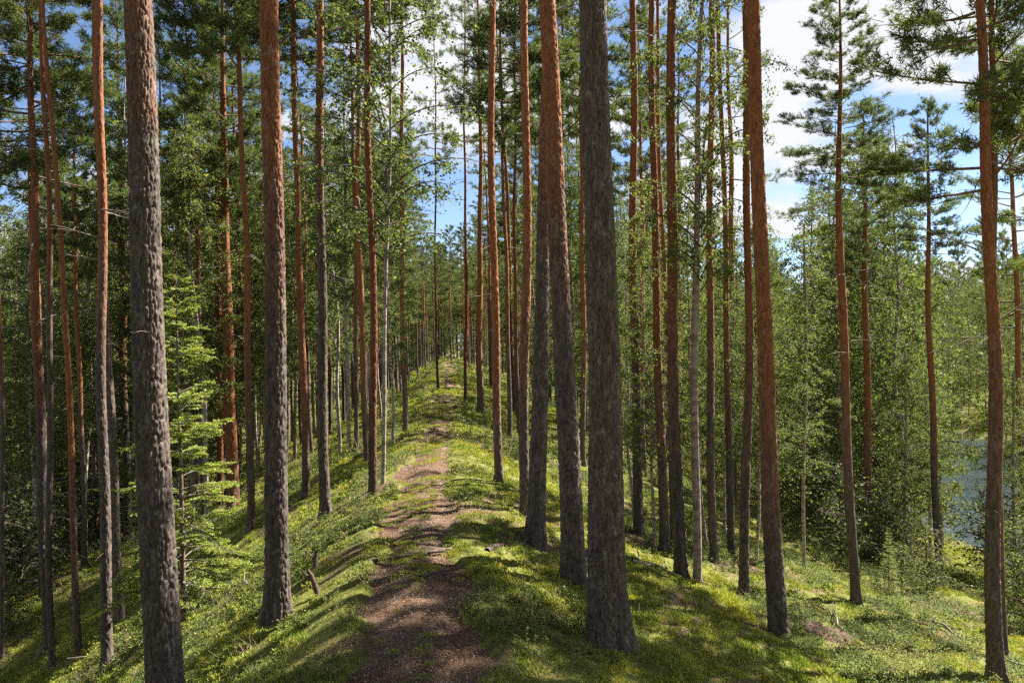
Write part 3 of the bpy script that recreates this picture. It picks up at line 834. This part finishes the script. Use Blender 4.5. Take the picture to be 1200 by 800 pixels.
rngs = np.random.default_rng(83)
for (u, v, sc_) in ((742, 610, 0.50), (766, 640, 0.42), (826, 640, 0.50), (850, 628, 0.46), (888, 652, 0.50), (905, 640, 0.55), (462, 520, 0.6)):
    Bq = hit_ground(u, v)
    plant('birch', Bq[0], Bq[1], sc_, "leafy birch sapling " + ("on the bank by the path bend" if u < 600 else "between the slope pines above the moss"), "birch saplings under the pines", rngs, crown_low=2.5)

for (x_, y_, lab) in ((9.3, 13.2, "broad pine at the lakeward edge of the moss slope"), (12.2, 18.2, "tall pine on the bank just above the lake water")):
    plant('pine', x_, y_, 0.95, lab, None, rngs, crown_low=6.5, dead=5)

# pines standing beside and behind the photographer, whose crowns shade the track
rngb = np.random.default_rng(77)
for x, y in ((7.4, 3.2), (9.6, 0.6), (6.2, -1.2), (7.3, 9.4), (11.5, 5.2), (4.2, -3.0), (-4.5, -1.5), (13.5, 2.0)):
    plant('pine', x, y, rngb.uniform(0.95, 1.08), "pine beside the photographer with its shadow across the track", "pines beside the photographer", rngb)

# ------------------------------------------------------------------ young spruce on the bank
B = hit_ground(216, 728)
sp = empty("spruce_tree", B); tag(sp, "young spruce with fresh yellow-green tips on the shaded bank", "tree")
hs = 4.55
link("trunk", trunk_mesh("spruce_trunk", hs, 0.035, 0.022, M_SPRUCE, 61, 14, 0.08, wob=0.01, top_r=0.004, flare=0.2), sp)["orange_z"] = 99.0
link("crown", spruce_crown("young_spruce_crown", 62, hs, 1.2, 27, 1.05, 0.08), sp)
rng = np.random.default_rng(63)
add_dead(sp, 12, 0.25, 1.6, rng, 0.35, 0.75, 0.03)
for (u, v, s, lab) in ((1042, 700, 0.20, "small dark spruce bush on the slope under the lakeside pines"), (160, 700, 0.36, "small spruce tucked behind the thick grey-barked pine"), (30, 640, 0.5, "dark spruce at the edge of the valley floor")):
    Bq = hit_ground(u, v)
    t = plant('spruce', Bq[0], Bq[1], s, lab, None, rng)
    t.name = "spruce_tree"

# ------------------------------------------------------------------ leafy shrubs
SHRUB_C = [birch_crown("shrub_crown", 700 + k, 1.3, 18, 0.55, 900, 0.045, 0.6) for k in range(3)]
def shrub(x, y, sc, label, group, rng):
    t = empty("leafy_shrub", (x, y, float(ground_h(x, y)) - 0.02), None, sc)
    tag(t, label, "shrub", group)
    st = link("stem", SHRUB_STEM, t); c = link("foliage", SHRUB_C[rng.integers(0, 3)], t)
    c.rotation_euler = (0, 0, rng.uniform(0, 6.28)); c.location = (0, 0, 0.1)
SHRUB_STEM = trunk_mesh("shrub_stem", 1.3, 0.014, 0.009, M_BTWIG, 801, 7, 0.1, wob=0.02, flare=0.2, top_r=0.003)
rng = np.random.default_rng(71); k = 0
while k < 34:
    y = rng.uniform(12.5, 26); s = rng.uniform(8.0, 15.5); x = s + float(path_x(y))
    if abs(x) > 0.72 * y + 1: continue
    shrub(x, y, rng.uniform(0.5, 1.5), "low leafy shrub on the bank above the lake", "shrubs on the lake bank", rng); k += 1
k = 0
while k < 26:
    y = rng.uniform(13.5, 26); s = rng.uniform(-16, -7.0); x = s + float(path_x(y))
    if abs(x) > 0.72 * y + 1: continue
    shrub(x, y, rng.uniform(0.7, 2.2), "leafy shrub on the dark valley floor", "shrubs on the valley floor", rng); k += 1

# ------------------------------------------------------------------ mound, fallen wood, roots
def draped(points, r0, r1, name, mat, label, cat, seed, lift=0.0, seg=7, side=()):
    """a stick or root lying along ground pixels"""
    rng = np.random.default_rng(seed)
    Q = np.array([hit_ground(u, v) for u, v in points])
    t = np.linspace(0, len(Q) - 1, 9 * (len(Q) - 1) + 1); i = np.minimum(t.astype(int), len(Q) - 2)
    P = Q[i] + (Q[i + 1] - Q[i]) * (t - i)[:, None]
    P[:, :2] += (np.stack([fbm(t * 0.9, 1.1, 0, seed, 3), fbm(t * 0.9, 5.1, 0, seed + 1, 3)], -1) - 0.5) * 0.18
    P[:, 2] = ground_h(P[:, 0], P[:, 1]) + lift
    pcs = [tube(P, np.linspace(r0, r1, len(P)) * (0.8 + 0.4 * fbm(t * 3, 2.2, 0, seed + 2, 2)), seg)]
    for f in side:
        a = P[int(f * (len(P) - 1))]; q = a + rng.normal(size=3) * np.array([.22, .22, .03]) + np.array([0, 0, 0.06])
        pcs.append(tube(np.stack([a, (a + q) / 2 + rng.normal(size=3) * .015, q]), [r1, r1 * .8, r1 * .5], 5))
    v, f = join(pcs)
    c = v.mean(0)
    o = link(name, make_mesh(name, [(v - c, f, mat)], smooth=True)); o.location = c
    tag(o, label, cat)
    return o

draped([(430, 655), (462, 652), (492, 647), (520, 641)], 0.018, 0.016, "tree_root", M_ROOT, "dark root crossing the path below the moss hump", "root", 1, -0.02)
draped([(478, 647), (505, 645), (524, 638)], 0.016, 0.010, "tree_root", M_ROOT, "short dark root rising out of the track beside the longer root", "root", 2, -0.012)
draped([(500, 672), (515, 668), (528, 664)], 0.014, 0.008, "tree_root", M_ROOT, "small root end at the mossy edge of the track", "root", 3, -0.01)
draped([(568, 642), (592, 636), (616, 634)], 0.03, 0.028, "tree_root", M_ROOT, "thick brown root running out from the bent root pine", "root", 4, -0.005)
draped([(590, 640), (606, 628), (620, 622)], 0.026, 0.02, "tree_root", M_ROOT, "root arching over the litter beside the thick brown root", "root", 5, 0.0)
draped([(955, 716), (975, 722), (985, 738), (990, 748)], 0.012, 0.006, "fallen_branch", M_TWIG, "curved bare branch lying across the needle mound", "branch", 6, 0.08, side=(.3, .6))
draped([(1085, 733), (1105, 742), (1128, 752)], 0.018, 0.010, "fallen_branch", M_TWIG, "straight grey stick lying on the mossy slope toward the lake", "branch", 7, 0.05, side=(.4,))
draped([(1172, 772), (1190, 780), (1205, 786)], 0.016, 0.010, "fallen_branch", M_TWIG, "grey stick lying at the foot of the thinner lakeside pine", "branch", 8, 0.05)
draped([(28, 785), (42, 775), (54, 766)], 0.014, 0.008, "fallen_branch", M_TWIG, "pale stick leaning down at the foot of the paired thin pines", "branch", 9, 0.06)
draped([(95, 778), (108, 770), (120, 762)], 0.012, 0.007, "fallen_branch", M_TWIG, "pale twig on the moss between two thin slope pines", "branch", 10, 0.06, side=(.5,))
draped([(215, 755), (235, 742), (258, 732)], 0.020, 0.012, "fallen_branch", M_TWIG, "dark rotting stick on the sunny moss below the spruce", "branch", 11, 0.02, side=(.5,))
draped([(738, 662), (765, 668), (792, 676)], 0.022, 0.012, "fallen_branch", M_TWIG, "branchy fallen limb in front of the three slope pines", "branch", 12, 0.06, side=(.2, .4, .6, .8))
draped([(260, 700), (275, 690), (288, 694)], 0.012, 0.007, "fallen_branch", M_TWIG, "bare crooked twig in the shade below the bank", "branch", 13, 0.10, side=(.3, .6, .9))
draped([(800, 730), (812, 736), (824, 741)], 0.008, 0.005, "fallen_branch", M_TWIG, "short pale twig on the open moss by the tree shadow", "branch", 14, 0.06)

# two upright snags of a broken sapling beside the path
for (u, v, h, lean, lab) in ((374, 697, 0.20, -0.5, "leaning broken snag of a sapling on the bank"), (369, 668, 0.13, 0.1, "short upright snag above the leaning one on the bank")):
    Bq = hit_ground(u, v)
    P = np.array([[0, 0, -0.05], [lean * h * 0.35, 0, h * 0.45], [lean * h * 0.6, 0.02, h * 0.7], [lean * h * 0.9, 0, h]])
    v1 = tube(P, [0.026, 0.022, 0.018, 0.010], 8)
    v2 = tube(np.array([P[1], P[1] + np.array([-0.04, 0.01, 0.03]), P[1] + np.array([-0.09, 0.02, 0.08])]), [0.012, 0.010, 0.005], 6)
    vv, ff = join([v1, v2])
    o = link("broken_snag", make_mesh("broken_snag", [(vv, ff, M_ROOT)], smooth=True)); o.location = Bq
    tag(o, lab, "snag")

def mound(u, v, rx, ry, h, name, mat, label, seed):
    c = hit_ground(u, v)
    rr, aa = np.meshgrid(np.linspace(0, 1, 22), np.linspace(0, 2 * np.pi, 49))
    X = c[0] + rr * np.cos(aa) * rx * (1 + 0.25 * (fbm(np.cos(aa) + 3, np.sin(aa) + 3, 0, seed, 2) - .5)); Y = c[1] + rr * np.sin(aa) * ry
    Z = ground_h(X, Y) + h * (1 - rr ** 2) ** 1.0 - 0.03 + (fbm(X * 9, Y * 9, 0, seed, 3) - 0.5) * 0.07 * (1 - rr ** 4)
    o = link(name, grid_mesh(name, X - c[0], Y - c[1], Z - c[2], mat)); o.location = c
    tag(o, label, "mound")
    return c
mc = mound(966, 742, 0.36, 0.40, 0.11, "needle_mound", M_SOIL, "reddish brown mound of needles and soil on the open mossy slope", 51)

# ------------------------------------------------------------------ ground cover and litter
def clump_bilberry(seed, stems=9, hh=0.13, leaf=0.017):
    rng = np.random.default_rng(seed); wood = []; C = []
    for k in range(stems):
        a = rng.uniform(0, 6.28); r = rng.uniform(0, 0.085)
        p = np.array([math.cos(a) * r, math.sin(a) * r, -0.02]); q = p + np.array([rng.normal() * 0.03, rng.normal() * 0.03, hh * rng.uniform(0.5, 1.1)])
        wood.append(tube(np.stack([p, q]), [0.0016, 0.001], 3))
        m = 9; g = rng.uniform(0.25, 1.0, (m, 1))
        C.append(p + (q - p) * g + rng.normal(size=(m, 3)) * np.array([.016, .016, .008]))
    C = np.concatenate(C); n_ = len(C)
    D = norm(rng.normal(size=(n_, 3)) * np.array([1, 1, .35]) + np.array([0, 0, .25])); W = norm(np.cross(D, np.array([0, 0, 1.0]) + rng.normal(size=(n_, 3)) * .35))
    s = leaf * rng.uniform(.7, 1.3, (n_, 1))
    V = np.stack([C, C + D * s * .5 + W * s * .36, C + D * s * 1.1, C + D * s * .5 - W * s * .36], 1).reshape(-1, 3)
    wv, wf = join(wood)
    return make_mesh("bilberry_clump", [(wv, wf, M_BTWIG), (V, np.arange(n_ * 4).reshape(-1, 4), M_BILB)])

def clump_moss(seed, n_=150, rad=0.11, hh=0.045):
    rng = np.random.default_rng(seed)
    a = rng.uniform(0, 6.28, n_); r = rad * np.sqrt(rng.uniform(0, 1, n_))
    C = np.stack([np.cos(a) * r, np.sin(a) * r, np.full(n_, -0.012)], -1)
    D = norm(rng.normal(size=(n_, 3)) * np.array([.55, .55, .2]) + np.array([0, 0, 1.0]))
    W = perp(D, rng) * 0.0045; L_ = hh * (1 - (r[:, None] / rad) ** 2 * .55) * rng.uniform(.6, 1.2, (n_, 1))
    V = np.stack([C - W * .6, C + D * L_ * .6 + W, C + D * L_, C + D * L_ * .6 - W], 1).reshape(-1, 3)
    return make_mesh("moss_clump", [(V, np.arange(n_ * 4).reshape(-1, 4), M_MOSS)])

def clump_dry(seed, n_=14):
    rng = np.random.default_rng(seed); pcs = []
    for k in range(n_):
        p = np.array([rng.normal() * .05, rng.normal() * .05, 0.0]); q = p + np.array([rng.normal() * .06, rng.normal() * .06, rng.uniform(.02, .14)])
        pcs.append(tube(np.stack([p, (p + q) / 2 + rng.normal(size=3) * .012, q]), [.0018, .0014, .0008], 3))
    v, f = join(pcs)
    return make_mesh("dry_clump", [(v, f, M_DRY)])

src = bpy.data.collections.new("cover_sources")
meshes = [clump_bilberry(900, 10, 0.095, 0.015), clump_bilberry(901, 12, 0.075, 0.013), clump_bilberry(902, 8, 0.125, 0.017), clump_moss(903), clump_moss(904, 180, 0.13, 0.035), clump_moss(905, 130, 0.09, 0.06), clump_dry(906), clump_dry(907, 9)]
for i, me in enumerate(meshes):
    src.objects.link(bpy.data.objects.new("cover_source_%02d" % i, me))

def instancer(name, P, rot, scl, idx, coll, label):
    me = bpy.data.meshes.new(name)
    me.vertices.add(len(P)); me.vertices.foreach_set("co", np.asarray(P, np.float32).ravel())
    a = me.attributes.new("rot", 'FLOAT_VECTOR', 'POINT'); a.data.foreach_set("vector", np.asarray(rot, np.float32).ravel())
    a = me.attributes.new("scl", 'FLOAT', 'POINT'); a.data.foreach_set("value", np.asarray(scl, np.float32))
    a = me.attributes.new("idx", 'INT', 'POINT'); a.data.foreach_set("value", np.asarray(idx, np.int32))
    o = link(name, me); tag(o, label, name.replace("_", " "), kind="stuff")
    ng = bpy.data.node_groups.new(name, 'GeometryNodeTree')
    ng.interface.new_socket("Geometry", in_out='INPUT', socket_type='NodeSocketGeometry')
    ng.interface.new_socket("Geometry", in_out='OUTPUT', socket_type='NodeSocketGeometry')
    gi = ng.nodes.new("NodeGroupInput"); go = ng.nodes.new("NodeGroupOutput")
    ip = ng.nodes.new("GeometryNodeInstanceOnPoints"); ci = ng.nodes.new("GeometryNodeCollectionInfo")
    ci.inputs["Collection"].default_value = coll; ci.inputs["Separate Children"].default_value = True; ci.inputs["Reset Children"].default_value = True
    ip.inputs["Pick Instance"].default_value = True
    def na(nm, dt):
        n_ = ng.nodes.new("GeometryNodeInputNamedAttribute"); n_.data_type = dt; n_.inputs["Name"].default_value = nm
        return n_.outputs["Attribute"]
    ng.links.new(gi.outputs[0], ip.inputs["Points"]); ng.links.new(ci.outputs[0], ip.inputs["Instance"])
    ng.links.new(na("idx", 'INT'), ip.inputs["Instance Index"])
    e2r = ng.nodes.new("FunctionNodeEulerToRotation"); ng.links.new(na("rot", 'FLOAT_VECTOR'), e2r.inputs[0])
    ng.links.new(e2r.outputs[0], ip.inputs["Rotation"])
    ng.links.new(na("scl", 'FLOAT'), ip.inputs["Scale"])
    ng.links.new(ip.outputs[0], go.inputs[0])
    md = o.modifiers.new("scatter", 'NODES'); md.node_group = ng
    return o

rng = np.random.default_rng(55)
AX = []; AY = []; AS = []
for y0, y1, dens, sc_ in ((2.2, 6, 170, 0.85), (6, 10, 120, 1.0), (10, 16, 62, 1.25), (16, 26, 24, 1.8), (26, 46, 8, 2.8), (46, 90, 1.6, 4.5)):
    wmax = 0.74 * y1 + 1.8
    m = int(2 * wmax * (y1 - y0) * dens)
    x = rng.uniform(-wmax, wmax, m); y = rng.uniform(y0, y1, m)
    k = np.abs(x) < 0.74 * y + 1.8
    AX.append(x[k]); AY.append(y[k]); AS.append(np.full(k.sum(), sc_))
AX = np.concatenate(AX); AY = np.concatenate(AY); AS = np.concatenate(AS)
s = lateral(AX, AY); gz = ground_h(AX, AY)
ip_ = in_path(AX, AY)
mid = np.exp(-((s + 0.02) / 0.14) ** 2) * 2.2 * sstep(0.36, 0.52, fbm(AX * 1.3, AY * 0.8, 0, 61, 3)) * np.clip((AY - 5) / 3, 0.3, 1)
bare = sstep(0.54, 0.64, fbm(AX * 0.9, AY * 0.9, 0, 63, 3))                       # patches of bare litter
rootp = np.exp(-((AX - 0.05) / 0.55) ** 2 - ((AY - 8.3) / 0.8) ** 2)
keep = rng.uniform(size=len(AX)) < np.clip((1 - ip_) + 0.9 * mid, 0, 1) * (1 - 0.7 * bare) * (1 - 0.85 * rootp)
keep &= (gz > WATER_Z + 0.08) & (np.hypot(AX - mc[0], AY - mc[1]) > 0.20)
for (a, b, c) in occupied[:len(TREES)]:
    keep &= (np.hypot(AX - a, AY - b) > 0.15)
AX, AY, AS, s, gz, ip_, mid = [q[keep] for q in (AX, AY, AS, s, gz, ip_, mid)]
bl = fbm(AX * 0.55, AY * 0.55, 0, 65, 3) - 0.015 + rng.normal(size=len(AX)) * 0.06
typ = np.where(bl > 0.52, rng.integers(0, 3, len(AX)), rng.integers(3, 6, len(AX)))
typ = np.where(rng.uniform(size=len(AX)) < 0.05, rng.integers(6, 8, len(AX)), typ)
typ = np.where((ip_ > 0.4) & (typ < 3), 4, typ)
scl = AS * rng.uniform(0.7, 1.3, len(AX)) * np.where(ip_ > 0.4, 0.6, 1.0)
rot = np.stack([rng.normal(size=len(AX)) * .12, rng.normal(size=len(AX)) * .12, rng.uniform(0, 6.28, len(AX))], -1)
instancer("ground_cover", np.stack([AX, AY, gz - 0.01], -1), rot, scl, typ, src, "low moss and bilberry carpet covering the ridge and its slopes")
print("cover", len(AX))

# litter: needles, cone scales and dry leaves on the track
rng = np.random.default_rng(57)
m = 46000
y = 2.4 + (rng.uniform(0, 1, m) ** 2.0) * 26
sx = rng.normal(size=m) * 0.42
x = sx + path_x(y)
k = (rng.uniform(size=m) < 0.12 + in_path(x, y)); x, y, sx = x[k], y[k], sx[k]
extra = 5000
ex = rng.uniform(-0.8, 0.8, extra); ey = 8.3 + rng.normal(size=extra) * 0.6
x = np.concatenate([x, ex]); y = np.concatenate([y, ey])
sx = x - path_x(y)
rutz = 0.035 * (np.exp(-((sx - 0.27) / 0.13) ** 2) + np.exp(-((sx + 0.27) / 0.13) ** 2))
z = ground_h(x, y) - np.where(in_path(x, y) > 0.3, 0.035 + rutz - 0.010, -0.01) + rng.uniform(0, .012, len(x))
n_ = len(x)
C = np.stack([x, y, z], -1)
a = rng.uniform(0, 6.28, n_)
D = norm(np.stack([np.cos(a), np.sin(a), rng.normal(size=n_) * .25], -1)); W = norm(np.cross(D, np.array([0, 0, 1.0]) + rng.normal(size=(n_, 3)) * .3))
thin = rng.uniform(size=(n_, 1)) < 0.6
ln = np.where(thin, rng.uniform(.02, .055, (n_, 1)), rng.uniform(.010, .024, (n_, 1))); wd = np.where(thin, .0022, ln * .33)
grow_ = 0.75 * np.clip(y / 8, 1, 2)[:, None]
V = np.stack([C - D * ln * .5 * grow_, C + W * wd * grow_, C + D * ln * .5 * grow_, C - W * wd * grow_], 1).reshape(-1, 3)
lit = link("needle_litter", make_mesh("needle_litter", [(V, np.arange(n_ * 4).reshape(-1, 4), M_LITTER)]))
tag(lit, "brown needles, cone scales and dry leaves strewn on the track", "litter", kind="stuff")

rng = np.random.default_rng(91)
FP = []; FR = []; FS = []; FI = []
made = 0
while made < 900:
    y = rng.uniform(20, 190) if made > 160 else rng.uniform(-45, -5); x = rng.uniform(-150, 150) if made > 160 else rng.uniform(-40, 40)
    if made > 800: y = rng.uniform(92, 140); x = float(path_x(y)) + rng.uniform(-14, 14)
    s_ = float(lateral(x, y))
    if y > 0 and abs(x) > 0.8 * y + 6: continue
    if y < 0 and (abs(s_) < 1.6 or 15 < s_): continue
    if not (y < -5 or (y > 106 - 14 * (made > 800) and not 15 < s_ < 38) or (s_ < -27 and (y > 46 or s_ < -30)) or s_ > 50): continue
    z = float(ground_smooth(x, y)) - 0.2
    sc_ = rng.uniform(0.85, 1.25); a = rng.uniform(0, 6.28)
    pine = rng.uniform() < 0.5
    for i_ in ((0, 2 + rng.integers(0, 2)) if pine else (1, 4 + rng.integers(0, 2))):
        FP.append((x, y, z)); FR.append((0, 0, a)); FS.append(sc_); FI.append(i_)
    made += 1
instancer("forest", FP, FR, FS, FI, far_src, "distant mixed forest closing the view beyond the valley, crest and lake")
